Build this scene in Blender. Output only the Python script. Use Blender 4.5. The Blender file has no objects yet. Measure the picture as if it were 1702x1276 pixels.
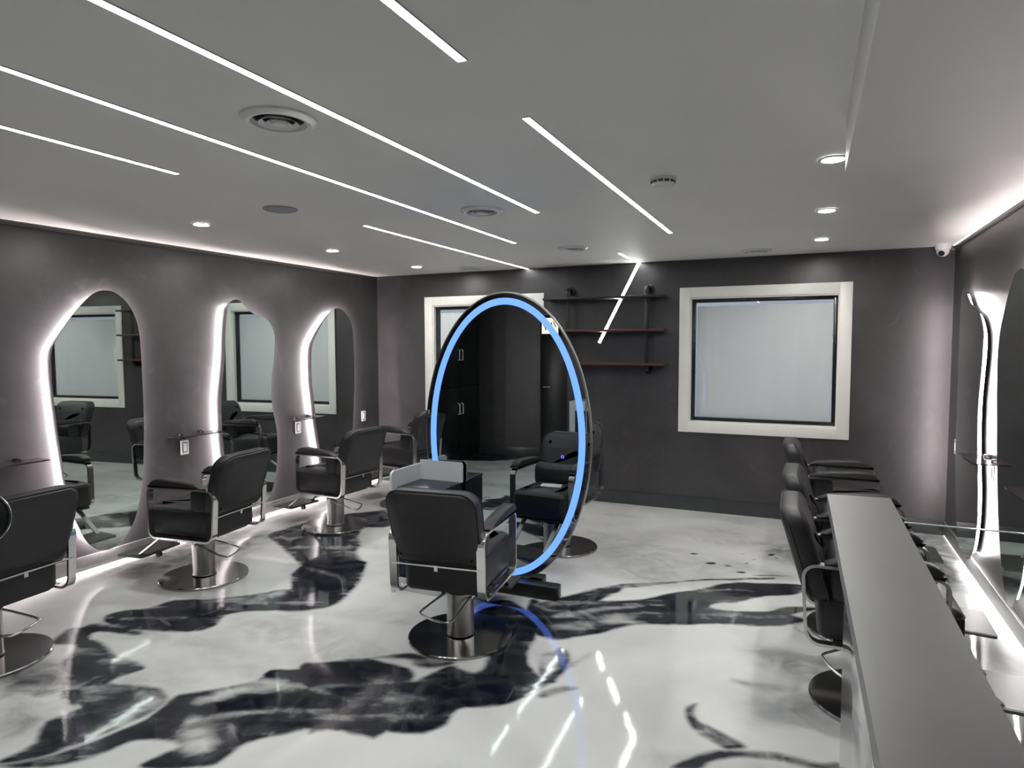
import bpy, bmesh, math, random
import numpy as np
from mathutils import Vector, Matrix

random.seed(7)
scene = bpy.context.scene
COL = scene.collection

# ------------------------------------------------------------------ camera
XL, XR, YB, YF, H = -4.635, 1.065, 6.426, -1.0, 2.396     # room shell in metres
cam_data = bpy.data.cameras.new('camera')
cam = bpy.data.objects.new('camera', cam_data)
COL.objects.link(cam)
r = Vector((0.91137142, 0.41157737, -0.00248996))
u = Vector((-0.02232179, 0.05546695, 0.99821098))
f = Vector((-0.41097916, 0.90968538, -0.05973814))
M = Matrix((r, u, -f)).transposed().to_4x4()
M.translation = Vector((0, 0, 1.6))
cam.matrix_world = M
cam_data.sensor_fit = 'HORIZONTAL'
cam_data.sensor_width = 36.0
cam_data.lens = 36.0 * 1093.6 / 1702.0
cam_data.clip_start = 0.02
scene.camera = cam

# ------------------------------------------------------------------ world, exposure
world = bpy.data.worlds.new('night_street')
scene.world = world
world.use_nodes = True
world.node_tree.nodes['Background'].inputs[0].default_value = (0.55, 0.62, 0.75, 1)
world.node_tree.nodes['Background'].inputs[1].default_value = 0.35
scene.view_settings.view_transform = 'Standard'
scene.view_settings.look = 'None'
scene.view_settings.gamma = 1.0
scene.view_settings.use_curve_mapping = False
scene.view_settings.exposure = 0.93
try:
    scene.cycles.max_bounces = 10
    scene.cycles.diffuse_bounces = 5
    scene.cycles.glossy_bounces = 6
    scene.cycles.sample_clamp_indirect = 6.0
    scene.cycles.caustics_reflective = False
    scene.cycles.caustics_refractive = False
except Exception:
    pass

# light levels (each belongs to a lamp of the room)
E_STRIP = 20.0       # linear ceiling lights
E_DOWN = 330.0       # round downlights
E_HALO = 58.0       # tape behind the shaped mirrors
E_COVE = 3.8        # cove tape, left
E_COVE_R = 9.0      # cove tape, right
E_FLOOR = 5.0       # tape under the skirting
E_RING = 1.35        # ring of the oval mirror

# ------------------------------------------------------------------ materials
def newmat(name):
    m = bpy.data.materials.new(name)
    m.use_nodes = True
    return m, m.node_tree.nodes, m.node_tree.links, m.node_tree.nodes['Principled BSDF']

def simple(name, col, rough=0.5, metal=0.0, spec=0.5, noise=0.0, nscale=8.0, bump=0.0, bscale=200.0, coat=0.0, aniso=None):
    m, n, l, b = newmat(name)
    b.inputs['Base Color'].default_value = (*col, 1)
    b.inputs['Roughness'].default_value = rough
    b.inputs['Metallic'].default_value = metal
    b.inputs['Specular IOR Level'].default_value = spec
    b.inputs['Coat Weight'].default_value = coat
    tc = n.new('ShaderNodeTexCoord')
    if noise > 0:
        nz = n.new('ShaderNodeTexNoise'); nz.inputs['Scale'].default_value = nscale; nz.inputs['Detail'].default_value = 5
        l.new(tc.outputs['Object'], nz.inputs['Vector'])
        mr = n.new('ShaderNodeMapRange')
        mr.inputs['From Min'].default_value = 0.3; mr.inputs['From Max'].default_value = 0.7
        mr.inputs['To Min'].default_value = 1 - noise; mr.inputs['To Max'].default_value = 1 + noise
        l.new(nz.outputs['Fac'], mr.inputs['Value'])
        mx = n.new('ShaderNodeMix'); mx.data_type = 'RGBA'; mx.blend_type = 'MULTIPLY'
        mx.inputs['Factor'].default_value = 1
        mx.inputs['A'].default_value = (*col, 1)
        l.new(mr.outputs['Result'], mx.inputs['B'])
        l.new(mx.outputs['Result'], b.inputs['Base Color'])
    if bump > 0:
        nz2 = n.new('ShaderNodeTexNoise'); nz2.inputs['Scale'].default_value = bscale; nz2.inputs['Detail'].default_value = 3
        l.new(tc.outputs['Object'], nz2.inputs['Vector'])
        bp = n.new('ShaderNodeBump'); bp.inputs['Strength'].default_value = bump; bp.inputs['Distance'].default_value = 0.002
        l.new(nz2.outputs['Fac'], bp.inputs['Height']); l.new(bp.outputs['Normal'], b.inputs['Normal'])
    return m

def emit(name, col, strength):
    m, n, l, b = newmat(name)
    b.inputs['Base Color'].default_value = (0.05, 0.05, 0.06, 1)
    b.inputs['Emission Color'].default_value = (*col, 1)
    b.inputs['Emission Strength'].default_value = strength
    return m

def plaster(name, base):
    """hand-trowelled mineral plaster: cloudy grey, faint pale scuffs, satin sheen"""
    m, n, l, b = newmat(name)
    tc = n.new('ShaderNodeTexCoord')
    n1 = n.new('ShaderNodeTexNoise'); n1.inputs['Scale'].default_value = 1.6; n1.inputs['Detail'].default_value = 8; n1.inputs['Roughness'].default_value = 0.62
    n1.inputs['Distortion'].default_value = 0.6
    l.new(tc.outputs['Object'], n1.inputs['Vector'])
    n2 = n.new('ShaderNodeTexNoise'); n2.inputs['Scale'].default_value = 3.2; n2.inputs['Detail'].default_value = 10; n2.inputs['Distortion'].default_value = 2.2
    l.new(tc.outputs['Object'], n2.inputs['Vector'])
    cr = n.new('ShaderNodeValToRGB')
    cr.color_ramp.elements[0].position = 0.28; cr.color_ramp.elements[0].color = tuple(c * 0.72 for c in base) + (1,)
    cr.color_ramp.elements[1].position = 0.74; cr.color_ramp.elements[1].color = tuple(c * 1.32 for c in base) + (1,)
    l.new(n1.outputs['Fac'], cr.inputs['Fac'])
    sc = n.new('ShaderNodeMapRange'); sc.inputs['From Min'].default_value = 0.60; sc.inputs['From Max'].default_value = 0.74
    sc.inputs['To Max'].default_value = 0.55
    l.new(n2.outputs['Fac'], sc.inputs['Value'])
    mx = n.new('ShaderNodeMix'); mx.data_type = 'RGBA'
    l.new(sc.outputs['Result'], mx.inputs['Factor']); l.new(cr.outputs['Color'], mx.inputs['A'])
    mx.inputs['B'].default_value = tuple(min(1, c * 1.7) for c in base) + (1,)
    l.new(mx.outputs['Result'], b.inputs['Base Color'])
    b.inputs['Roughness'].default_value = 0.36
    b.inputs['Specular IOR Level'].default_value = 0.5
    bp = n.new('ShaderNodeBump'); bp.inputs['Strength'].default_value = 0.12; bp.inputs['Distance'].default_value = 0.01
    l.new(n2.outputs['Fac'], bp.inputs['Height']); l.new(bp.outputs['Normal'], b.inputs['Normal'])
    return m

def epoxy(name):
    """poured white epoxy with black ink; the ink amount is stored on the floor mesh"""
    m, n, l, b = newmat(name)
    at = n.new('ShaderNodeAttribute'); at.attribute_name = 'ink'
    tc = n.new('ShaderNodeTexCoord')
    nz = n.new('ShaderNodeTexNoise'); nz.inputs['Scale'].default_value = 5.0; nz.inputs['Detail'].default_value = 9; nz.inputs['Distortion'].default_value = 1.6
    l.new(tc.outputs['Object'], nz.inputs['Vector'])
    wv = n.new('ShaderNodeTexNoise'); wv.inputs['Scale'].default_value = 1.1; wv.inputs['Detail'].default_value = 6; wv.inputs['Distortion'].default_value = 1.2
    l.new(tc.outputs['Object'], wv.inputs['Vector'])
    # ink + fine feathering, only where some ink is
    s1 = n.new('ShaderNodeMath'); s1.operation = 'SUBTRACT'; s1.inputs[1].default_value = 0.5
    l.new(nz.outputs['Fac'], s1.inputs[0])
    par = n.new('ShaderNodeMath'); par.operation = 'MULTIPLY'; par.use_clamp = True
    inv = n.new('ShaderNodeMath'); inv.operation = 'SUBTRACT'; inv.inputs[0].default_value = 1.25
    l.new(at.outputs['Fac'], inv.inputs[1])
    l.new(at.outputs['Fac'], par.inputs[0]); l.new(inv.outputs[0], par.inputs[1])
    f2 = n.new('ShaderNodeMath'); f2.operation = 'MULTIPLY'; l.new(par.outputs[0], f2.inputs[0]); l.new(s1.outputs[0], f2.inputs[1])
    f3 = n.new('ShaderNodeMath'); f3.operation = 'MULTIPLY_ADD'; f3.inputs[1].default_value = 2.8; f3.use_clamp = True
    l.new(f2.outputs[0], f3.inputs[0]); l.new(at.outputs['Fac'], f3.inputs[2])
    cr = n.new('ShaderNodeValToRGB')
    e = cr.color_ramp.elements
    e[0].position = 0.0; e[0].color = (0.76, 0.76, 0.755, 1)
    e[1].position = 1.0; e[1].color = (0.008, 0.010, 0.017, 1)
    k = e.new(0.35); k.color = (0.38, 0.38, 0.38, 1)
    k = e.new(0.72); k.color = (0.05, 0.053, 0.062, 1)
    l.new(f3.outputs[0], cr.inputs['Fac'])
    # faint clouding of the white
    mr = n.new('ShaderNodeMapRange'); mr.inputs['From Min'].default_value = 0.35; mr.inputs['From Max'].default_value = 0.7
    mr.inputs['To Min'].default_value = 1.05; mr.inputs['To Max'].default_value = 0.84
    l.new(wv.outputs['Fac'], mr.inputs['Value'])
    mx = n.new('ShaderNodeMix'); mx.data_type = 'RGBA'; mx.blend_type = 'MULTIPLY'; mx.inputs['Factor'].default_value = 1
    l.new(cr.outputs['Color'], mx.inputs['A']); l.new(mr.outputs['Result'], mx.inputs['B'])
    l.new(mx.outputs['Result'], b.inputs['Base Color'])
    b.inputs['Roughness'].default_value = 0.06
    b.inputs['Specular IOR Level'].default_value = 0.48
    rip = n.new('ShaderNodeTexNoise'); rip.inputs['Scale'].default_value = 7.0; rip.inputs['Detail'].default_value = 2
    l.new(tc.outputs['Object'], rip.inputs['Vector'])
    bp = n.new('ShaderNodeBump'); bp.inputs['Strength'].default_value = 0.05; bp.inputs['Distance'].default_value = 0.01
    l.new(rip.outputs['Fac'], bp.inputs['Height']); l.new(bp.outputs['Normal'], b.inputs['Normal'])
    return m

def wood(name, c1, c2):
    m, n, l, b = newmat(name)
    tc = n.new('ShaderNodeTexCoord'); mp = n.new('ShaderNodeMapping'); mp.inputs['Scale'].default_value = (1.5, 18, 18)
    l.new(tc.outputs['Object'], mp.inputs['Vector'])
    nz = n.new('ShaderNodeTexNoise'); nz.inputs['Scale'].default_value = 3; nz.inputs['Detail'].default_value = 6
    l.new(mp.outputs['Vector'], nz.inputs['Vector'])
    cr = n.new('ShaderNodeValToRGB'); cr.color_ramp.elements[0].position = 0.3; cr.color_ramp.elements[1].position = 0.7
    cr.color_ramp.elements[0].color = (*c1, 1); cr.color_ramp.elements[1].color = (*c2, 1)
    l.new(nz.outputs['Fac'], cr.inputs['Fac']); l.new(cr.outputs['Color'], b.inputs['Base Color'])
    b.inputs['Roughness'].default_value = 0.4
    return m

MT = dict(
    plaster=plaster('dark_plaster', (0.053, 0.0495, 0.0515)),
    ceiling=simple('ceiling_paint', (0.88, 0.868, 0.825), 0.6, noise=0.02, nscale=2),
    epoxy=epoxy('marbled_epoxy'),
    skirting=simple('skirting_grey', (0.05, 0.052, 0.054), 0.3, noise=0.1),
    skirting_lit=simple('skirting_grey_lit', (0.17, 0.165, 0.165), 0.28, noise=0.15),  # side skirtings coloured paler than the back one for the light on them
    white=simple('white_trim_paint', (0.84, 0.83, 0.79), 0.4, noise=0.02),
    frame=simple('black_sash', (0.012, 0.013, 0.014), 0.25, noise=0.2),
    paper=None,
    leather=simple('charcoal_leatherette', (0.020, 0.019, 0.022), 0.46, spec=0.5, noise=0.1, nscale=20, bump=0.25, bscale=350),
    padblack=simple('black_armrest_foam', (0.018, 0.017, 0.017), 0.5, noise=0.1, bump=0.15, bscale=300),
    chrome=simple('chrome', (0.72, 0.71, 0.70), 0.20, metal=1.0, noise=0.06, nscale=3),
    darkchrome=simple('dark_chrome', (0.40, 0.39, 0.385), 0.14, metal=1.0, noise=0.08, nscale=5),
    plate=simple('grey_foot_plate', (0.085, 0.083, 0.083), 0.42, metal=0.4, noise=0.1, nscale=6),
    brushed=simple('brushed_steel', (0.42, 0.41, 0.40), 0.28, metal=1.0, noise=0.12, nscale=14),
    blackrubber=simple('black_plastic', (0.012, 0.012, 0.013), 0.4, noise=0.1),
    mirror=simple('silvered_mirror', (0.70, 0.76, 0.73), 0.0, metal=1.0),
    mirror_dark=simple('oval_mirror_silver', (0.55, 0.60, 0.60), 0.0, metal=1.0),
    backing=simple('mirror_backing', (0.25, 0.25, 0.25), 0.6, noise=0.05),
    halo=emit('halo_led', (1.0, 0.89, 0.915), E_HALO),
    cove=emit('cove_led', (1.0, 0.93, 0.88), E_COVE),
    cover=emit('cove_led_bright', (1.0, 0.93, 0.88), E_COVE_R),
    floorled=emit('floor_led', (1.0, 0.93, 0.94), E_FLOOR),
    floorledr=emit('floor_led_dim', (1.0, 0.94, 0.93), 1.0),
    strip=emit('linear_led', (0.97, 1.0, 0.98), E_STRIP),
    down=emit('downlight_led', (1.0, 0.98, 0.93), E_DOWN),
    ring=emit('blue_ring_led', (0.075, 0.185, 0.78), E_RING),
    touch=emit('blue_touch_led', (0.08, 0.05, 1.0), 2.0),
    sign=emit('warm_sign_light', (1.0, 0.85, 0.62), 1.1),
    aluminium=simple('aluminium', (0.6, 0.6, 0.6), 0.35, metal=1.0, noise=0.05),
    bargrey=simple('bar_laminate', (0.148, 0.146, 0.152), 0.42, noise=0.06, nscale=2.5),
    barside=simple('bar_side_laminate', (0.16, 0.16, 0.165), 0.07, noise=0.15, nscale=6),
    plastic=simple('white_plastic', (0.84, 0.84, 0.82), 0.35, noise=0.02),
    greyplastic=simple('grey_grille', (0.33, 0.34, 0.36), 0.6, noise=0.05),
    black=simple('black_metal', (0.010, 0.010, 0.011), 0.38, noise=0.25, nscale=30),
    void=simple('dark_duct', (0.006, 0.006, 0.006), 0.9, noise=0.1),
    wood_red=wood('red_brown_plank', (0.055, 0.016, 0.012), (0.10, 0.032, 0.024)),
    wood_black=wood('black_plank', (0.008, 0.008, 0.009), (0.02, 0.019, 0.019)),
    smoke=simple('smoked_shelf_glass', (0.03, 0.022, 0.028), 0.05, noise=0.1),
    cabinet=simple('black_cabinet', (0.012, 0.012, 0.013), 0.3, noise=0.15),
    acrylic=simple('white_laminate', (0.62, 0.63, 0.65), 0.22, noise=0.02),
    navy=simple('navy_black_drawer', (0.012, 0.017, 0.028), 0.35, noise=0.12),
)

def paper_mat():
    m, n, l, b = newmat('translucent_paper')
    tc = n.new('ShaderNodeTexCoord'); mp = n.new('ShaderNodeMapping'); mp.inputs['Scale'].default_value = (6, 6, 0.7)
    l.new(tc.outputs['Object'], mp.inputs['Vector'])
    nz = n.new('ShaderNodeTexNoise'); nz.inputs['Scale'].default_value = 2; nz.inputs['Detail'].default_value = 4
    l.new(mp.outputs['Vector'], nz.inputs['Vector'])
    cr = n.new('ShaderNodeValToRGB')
    cr.color_ramp.elements[0].color = (0.80, 0.81, 0.84, 1); cr.color_ramp.elements[1].color = (0.90, 0.91, 0.93, 1)
    l.new(nz.outputs['Fac'], cr.inputs['Fac']); l.new(cr.outputs['Color'], b.inputs['Base Color'])
    b.inputs['Roughness'].default_value = 0.6
    tr = n.new('ShaderNodeBsdfTranslucent'); l.new(cr.outputs['Color'], tr.inputs['Color'])
    ms = n.new('ShaderNodeMixShader'); ms.inputs[0].default_value = 0.06
    l.new(b.outputs[0], ms.inputs[1]); l.new(tr.outputs[0], ms.inputs[2])
    l.new(ms.outputs[0], n['Material Output'].inputs['Surface'])
    return m
MT['paper'] = paper_mat()

def glass_mat(name, tint, rough=0.0):
    m, n, l, b = newmat(name)
    gl = n.new('ShaderNodeBsdfGlossy'); gl.inputs['Roughness'].default_value = rough; gl.inputs['Color'].default_value = (0.9, 0.9, 0.9, 1)
    tr = n.new('ShaderNodeBsdfTransparent'); tr.inputs['Color'].default_value = (*tint, 1)
    fr = n.new('ShaderNodeFresnel'); fr.inputs['IOR'].default_value = 1.5
    ge = n.new('ShaderNodeNewGeometry'); iv = n.new('ShaderNodeMath'); iv.operation = 'SUBTRACT'; iv.inputs[0].default_value = 1.0
    l.new(ge.outputs['Backfacing'], iv.inputs[1])
    fm = n.new('ShaderNodeMath'); fm.operation = 'MULTIPLY'; l.new(fr.outputs[0], fm.inputs[0]); l.new(iv.outputs[0], fm.inputs[1])
    ms = n.new('ShaderNodeMixShader')
    l.new(fm.outputs[0], ms.inputs[0]); l.new(tr.outputs[0], ms.inputs[1]); l.new(gl.outputs[0], ms.inputs[2])
    l.new(ms.outputs[0], n['Material Output'].inputs['Surface'])
    return m
MT['glass'] = glass_mat('clear_glass', (0.90, 0.93, 0.92))
MT['pane'] = glass_mat('window_glass', (0.96, 0.97, 0.97))
MT['glassedge'] = simple('polished_glass_edge', (0.75, 0.80, 0.78), 0.15, noise=0.02)

# ------------------------------------------------------------------ helpers
def tag(o, label=None, cat=None, group=None, kind=None):
    if label: o['label'] = label
    if cat: o['category'] = cat
    if group: o['group'] = group
    if kind: o['kind'] = kind
    return o

def empty(name, loc=(0, 0, 0), rz=0.0):
    o = bpy.data.objects.new(name, None)
    o.empty_display_size = 0.1
    o.location = loc; o.rotation_euler = (0, 0, rz)
    COL.objects.link(o)
    return o

class MB:
    """collects shapes and links them as ONE mesh object"""
    def __init__(s): s.bm = bmesh.new()
    def _add(s, verts, faces, smooth=True):
        vs = [s.bm.verts.new(v) for v in verts]
        for fc in faces:
            try:
                k = s.bm.faces.new([vs[i] for i in fc]); k.smooth = smooth
            except ValueError:
                pass
        return vs
    def box(s, a, b, bev=0.0, seg=2, mat=None):
        t = bmesh.new()
        bmesh.ops.create_cube(t, size=1.0)
        c = [(a[i] + b[i]) / 2 for i in range(3)]; d = [abs(b[i] - a[i]) for i in range(3)]
        for v in t.verts: v.co = Vector((c[0] + v.co.x * d[0], c[1] + v.co.y * d[1], c[2] + v.co.z * d[2]))
        if bev > 0:
            bmesh.ops.bevel(t, geom=t.edges[:], offset=min(bev, min(d) * 0.49), segments=seg, profile=0.5, affect='EDGES')
        if mat is not None:
            bmesh.ops.transform(t, matrix=mat, verts=t.verts[:])
        s.merge(t, smooth=bev > 0)
        return s
    def merge(s, t, smooth=True):
        t.verts.index_update()
        s._add([v.co.copy() for v in t.verts], [[v.index for v in fc.verts] for fc in t.faces], smooth)
        t.free()
    def tube(s, pts, rad, n=10, closed=False):
        pts = [Vector(q) for q in pts]; N = len(pts); rings = []
        up = None
        for i, q in enumerate(pts):
            if closed: d = pts[(i + 1) % N] - pts[i - 1]
            else: d = pts[min(i + 1, N - 1)] - pts[max(i - 1, 0)]
            d.normalize()
            if up is None:
                up = Vector((0, 0, 1)) if abs(d.z) < 0.9 else Vector((1, 0, 0))
            a = d.cross(up).normalized(); up = a.cross(d).normalized()
            rr = rad[i] if isinstance(rad, (list, tuple)) else rad
            rings.append([q + (a * math.cos(t) + up * math.sin(t)) * rr for t in [2 * math.pi * k / n for k in range(n)]])
        V = [v for rg in rings for v in rg]; F = []
        m = N if closed else N - 1
        for i in range(m):
            for k in range(n):
                F.append([i * n + k, i * n + (k + 1) % n, ((i + 1) % N) * n + (k + 1) % n, ((i + 1) % N) * n + k])
        if not closed:
            F.append(list(range(n))[::-1]); F.append([(N - 1) * n + k for k in range(n)])
        s._add(V, F); return s
    def ribbon(s, pts, wdir, w, t, closed=True, ndirs=None):
        """flat bar swept along pts; wdir: width direction, t: thickness across the path"""
        pts = [Vector(q) for q in pts]; N = len(pts); wd = Vector(wdir).normalized(); V = []; F = []
        for i, q in enumerate(pts):
            if closed: d = pts[(i + 1) % N] - pts[i - 1]
            else: d = pts[min(i + 1, N - 1)] - pts[max(i - 1, 0)]
            d.normalize(); nn = d.cross(wd).normalized()
            V += [q + wd * w / 2 + nn * t / 2, q - wd * w / 2 + nn * t / 2, q - wd * w / 2 - nn * t / 2, q + wd * w / 2 - nn * t / 2]
        m = N if closed else N - 1
        for i in range(m):
            j = (i + 1) % N
            for k in range(4):
                F.append([i * 4 + k, i * 4 + (k + 1) % 4, j * 4 + (k + 1) % 4, j * 4 + k])
        if not closed:
            F.append([3, 2, 1, 0]); F.append([(N - 1) * 4 + k for k in range(4)])
        s._add(V, F, False); return s
    def lathe(s, prof, n=32, c=(0, 0, 0), axis='z', flip=False):
        V = []; F = []; m = len(prof)
        for k in range(n):
            t = 2 * math.pi * k / n
            for (rr, z) in prof:
                x, y = rr * math.cos(t), rr * math.sin(t)
                if axis == 'z': q = (c[0] + x, c[1] + y, c[2] + z)
                elif axis == 'y': q = (c[0] + x, c[1] + z, c[2] + y)
                else: q = (c[0] + z, c[1] + x, c[2] + y)
                V.append(q)
        for k in range(n):
            j = (k + 1) % n
            for i in range(m - 1):
                F.append([k * m + i, j * m + i, j * m + i + 1, k * m + i + 1])
        vs = s._add(V, F)
        bmesh.ops.remove_doubles(s.bm, verts=vs, dist=1e-5)
        return s
    def prism(s, outline, fn, smooth_side=True, cap0=True, cap1=True):
        """outline: list of 2-D points; fn(p, k) -> 3-D point for the two ends k = 0, 1"""
        n = len(outline)
        V = [fn(p, 0) for p in outline] + [fn(p, 1) for p in outline]
        vs = [s.bm.verts.new(v) for v in V]
        for i in range(n):
            j = (i + 1) % n
            k = s.bm.faces.new([vs[i], vs[j], vs[n + j], vs[n + i]]); k.smooth = smooth_side
        if cap0: s.bm.faces.new(vs[:n][::-1])
        if cap1: s.bm.faces.new(vs[n:])
        return s
    def build(s, name, mat, parent=None, loc=None, sharp=0.7):
        bmesh.ops.recalc_face_normals(s.bm, faces=s.bm.faces[:])
        for e in s.bm.edges:
            if len(e.link_faces) == 2 and e.calc_face_angle(0) > sharp: e.smooth = False
        me = bpy.data.meshes.new(name)
        s.bm.to_mesh(me); s.bm.free()
        me.materials.append(mat if not isinstance(mat, str) else MT[mat])
        o = bpy.data.objects.new(name, me)
        COL.objects.link(o)
        if parent is not None: o.parent = parent
        if loc is not None: o.location = loc
        return o

def spline(pts, n=6, closed=True):
    out = []; N = len(pts)
    rng = range(N) if closed else range(N - 1)
    for i in rng:
        g = lambda k: pts[k % N] if closed else pts[max(0, min(N - 1, k))]
        p0, p1, p2, p3 = g(i - 1), g(i), g(i + 1), g(i + 2)
        for k in range(n):
            t = k / n
            out.append(tuple(0.5 * (2 * b + (c - a) * t + (2 * a - 5 * b + 4 * c - d) * t * t + (3 * b - a - 3 * c + d) * t ** 3)
                             for a, b, c, d in zip(p0, p1, p2, p3)))
    if not closed: out.append(pts[-1])
    return out

def inset(pts, d):
    """move a closed 2-D outline inwards by d"""
    P = np.array(pts); N = len(P)
    area = 0.5 * np.sum(P[:, 0] * np.roll(P[:, 1], -1) - np.roll(P[:, 0], -1) * P[:, 1])
    T = np.roll(P, -1, 0) - np.roll(P, 1, 0); T /= np.linalg.norm(T, axis=1)[:, None] + 1e-9
    Nn = np.stack([-T[:, 1], T[:, 0]], 1) * (1 if area > 0 else -1)
    return [tuple(q) for q in P + Nn * d]

def rrect(x0, y0, x1, y1, rad, n=5):
    """rounded rectangle, rad = one radius or four (x0y0, x1y0, x1y1, x0y1)"""
    R = rad if isinstance(rad, (list, tuple)) else [rad] * 4
    out = []
    for (cx, cy, a0, q) in ((x0 + R[0], y0 + R[0], 180, R[0]), (x1 - R[1], y0 + R[1], 270, R[1]), (x1 - R[2], y1 - R[2], 0, R[2]), (x0 + R[3], y1 - R[3], 90, R[3])):
        for k in range(n + 1):
            t = math.radians(a0 + 90 * k / n)
            out.append((cx + q * math.cos(t), cy + q * math.sin(t)))
    return out

def children(o): return [c for c in bpy.data.objects if c.parent == o]
def copy_tree(o, parent=None):
    c = o.copy(); COL.objects.link(c)
    c.parent = parent
    for ch in TREE.get(o.name, []): copy_tree(ch, c)
    return c
TREE = {}
def index_tree():
    TREE.clear()
    for ob in bpy.data.objects:
        if ob.parent is not None: TREE.setdefault(ob.parent.name, []).append(ob)

# ------------------------------------------------------------------ the shell
def struct(name, mb, mat, parent=None):
    o = mb.build(name, mat, parent)
    if parent is None: o['kind'] = 'structure'
    return o

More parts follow.
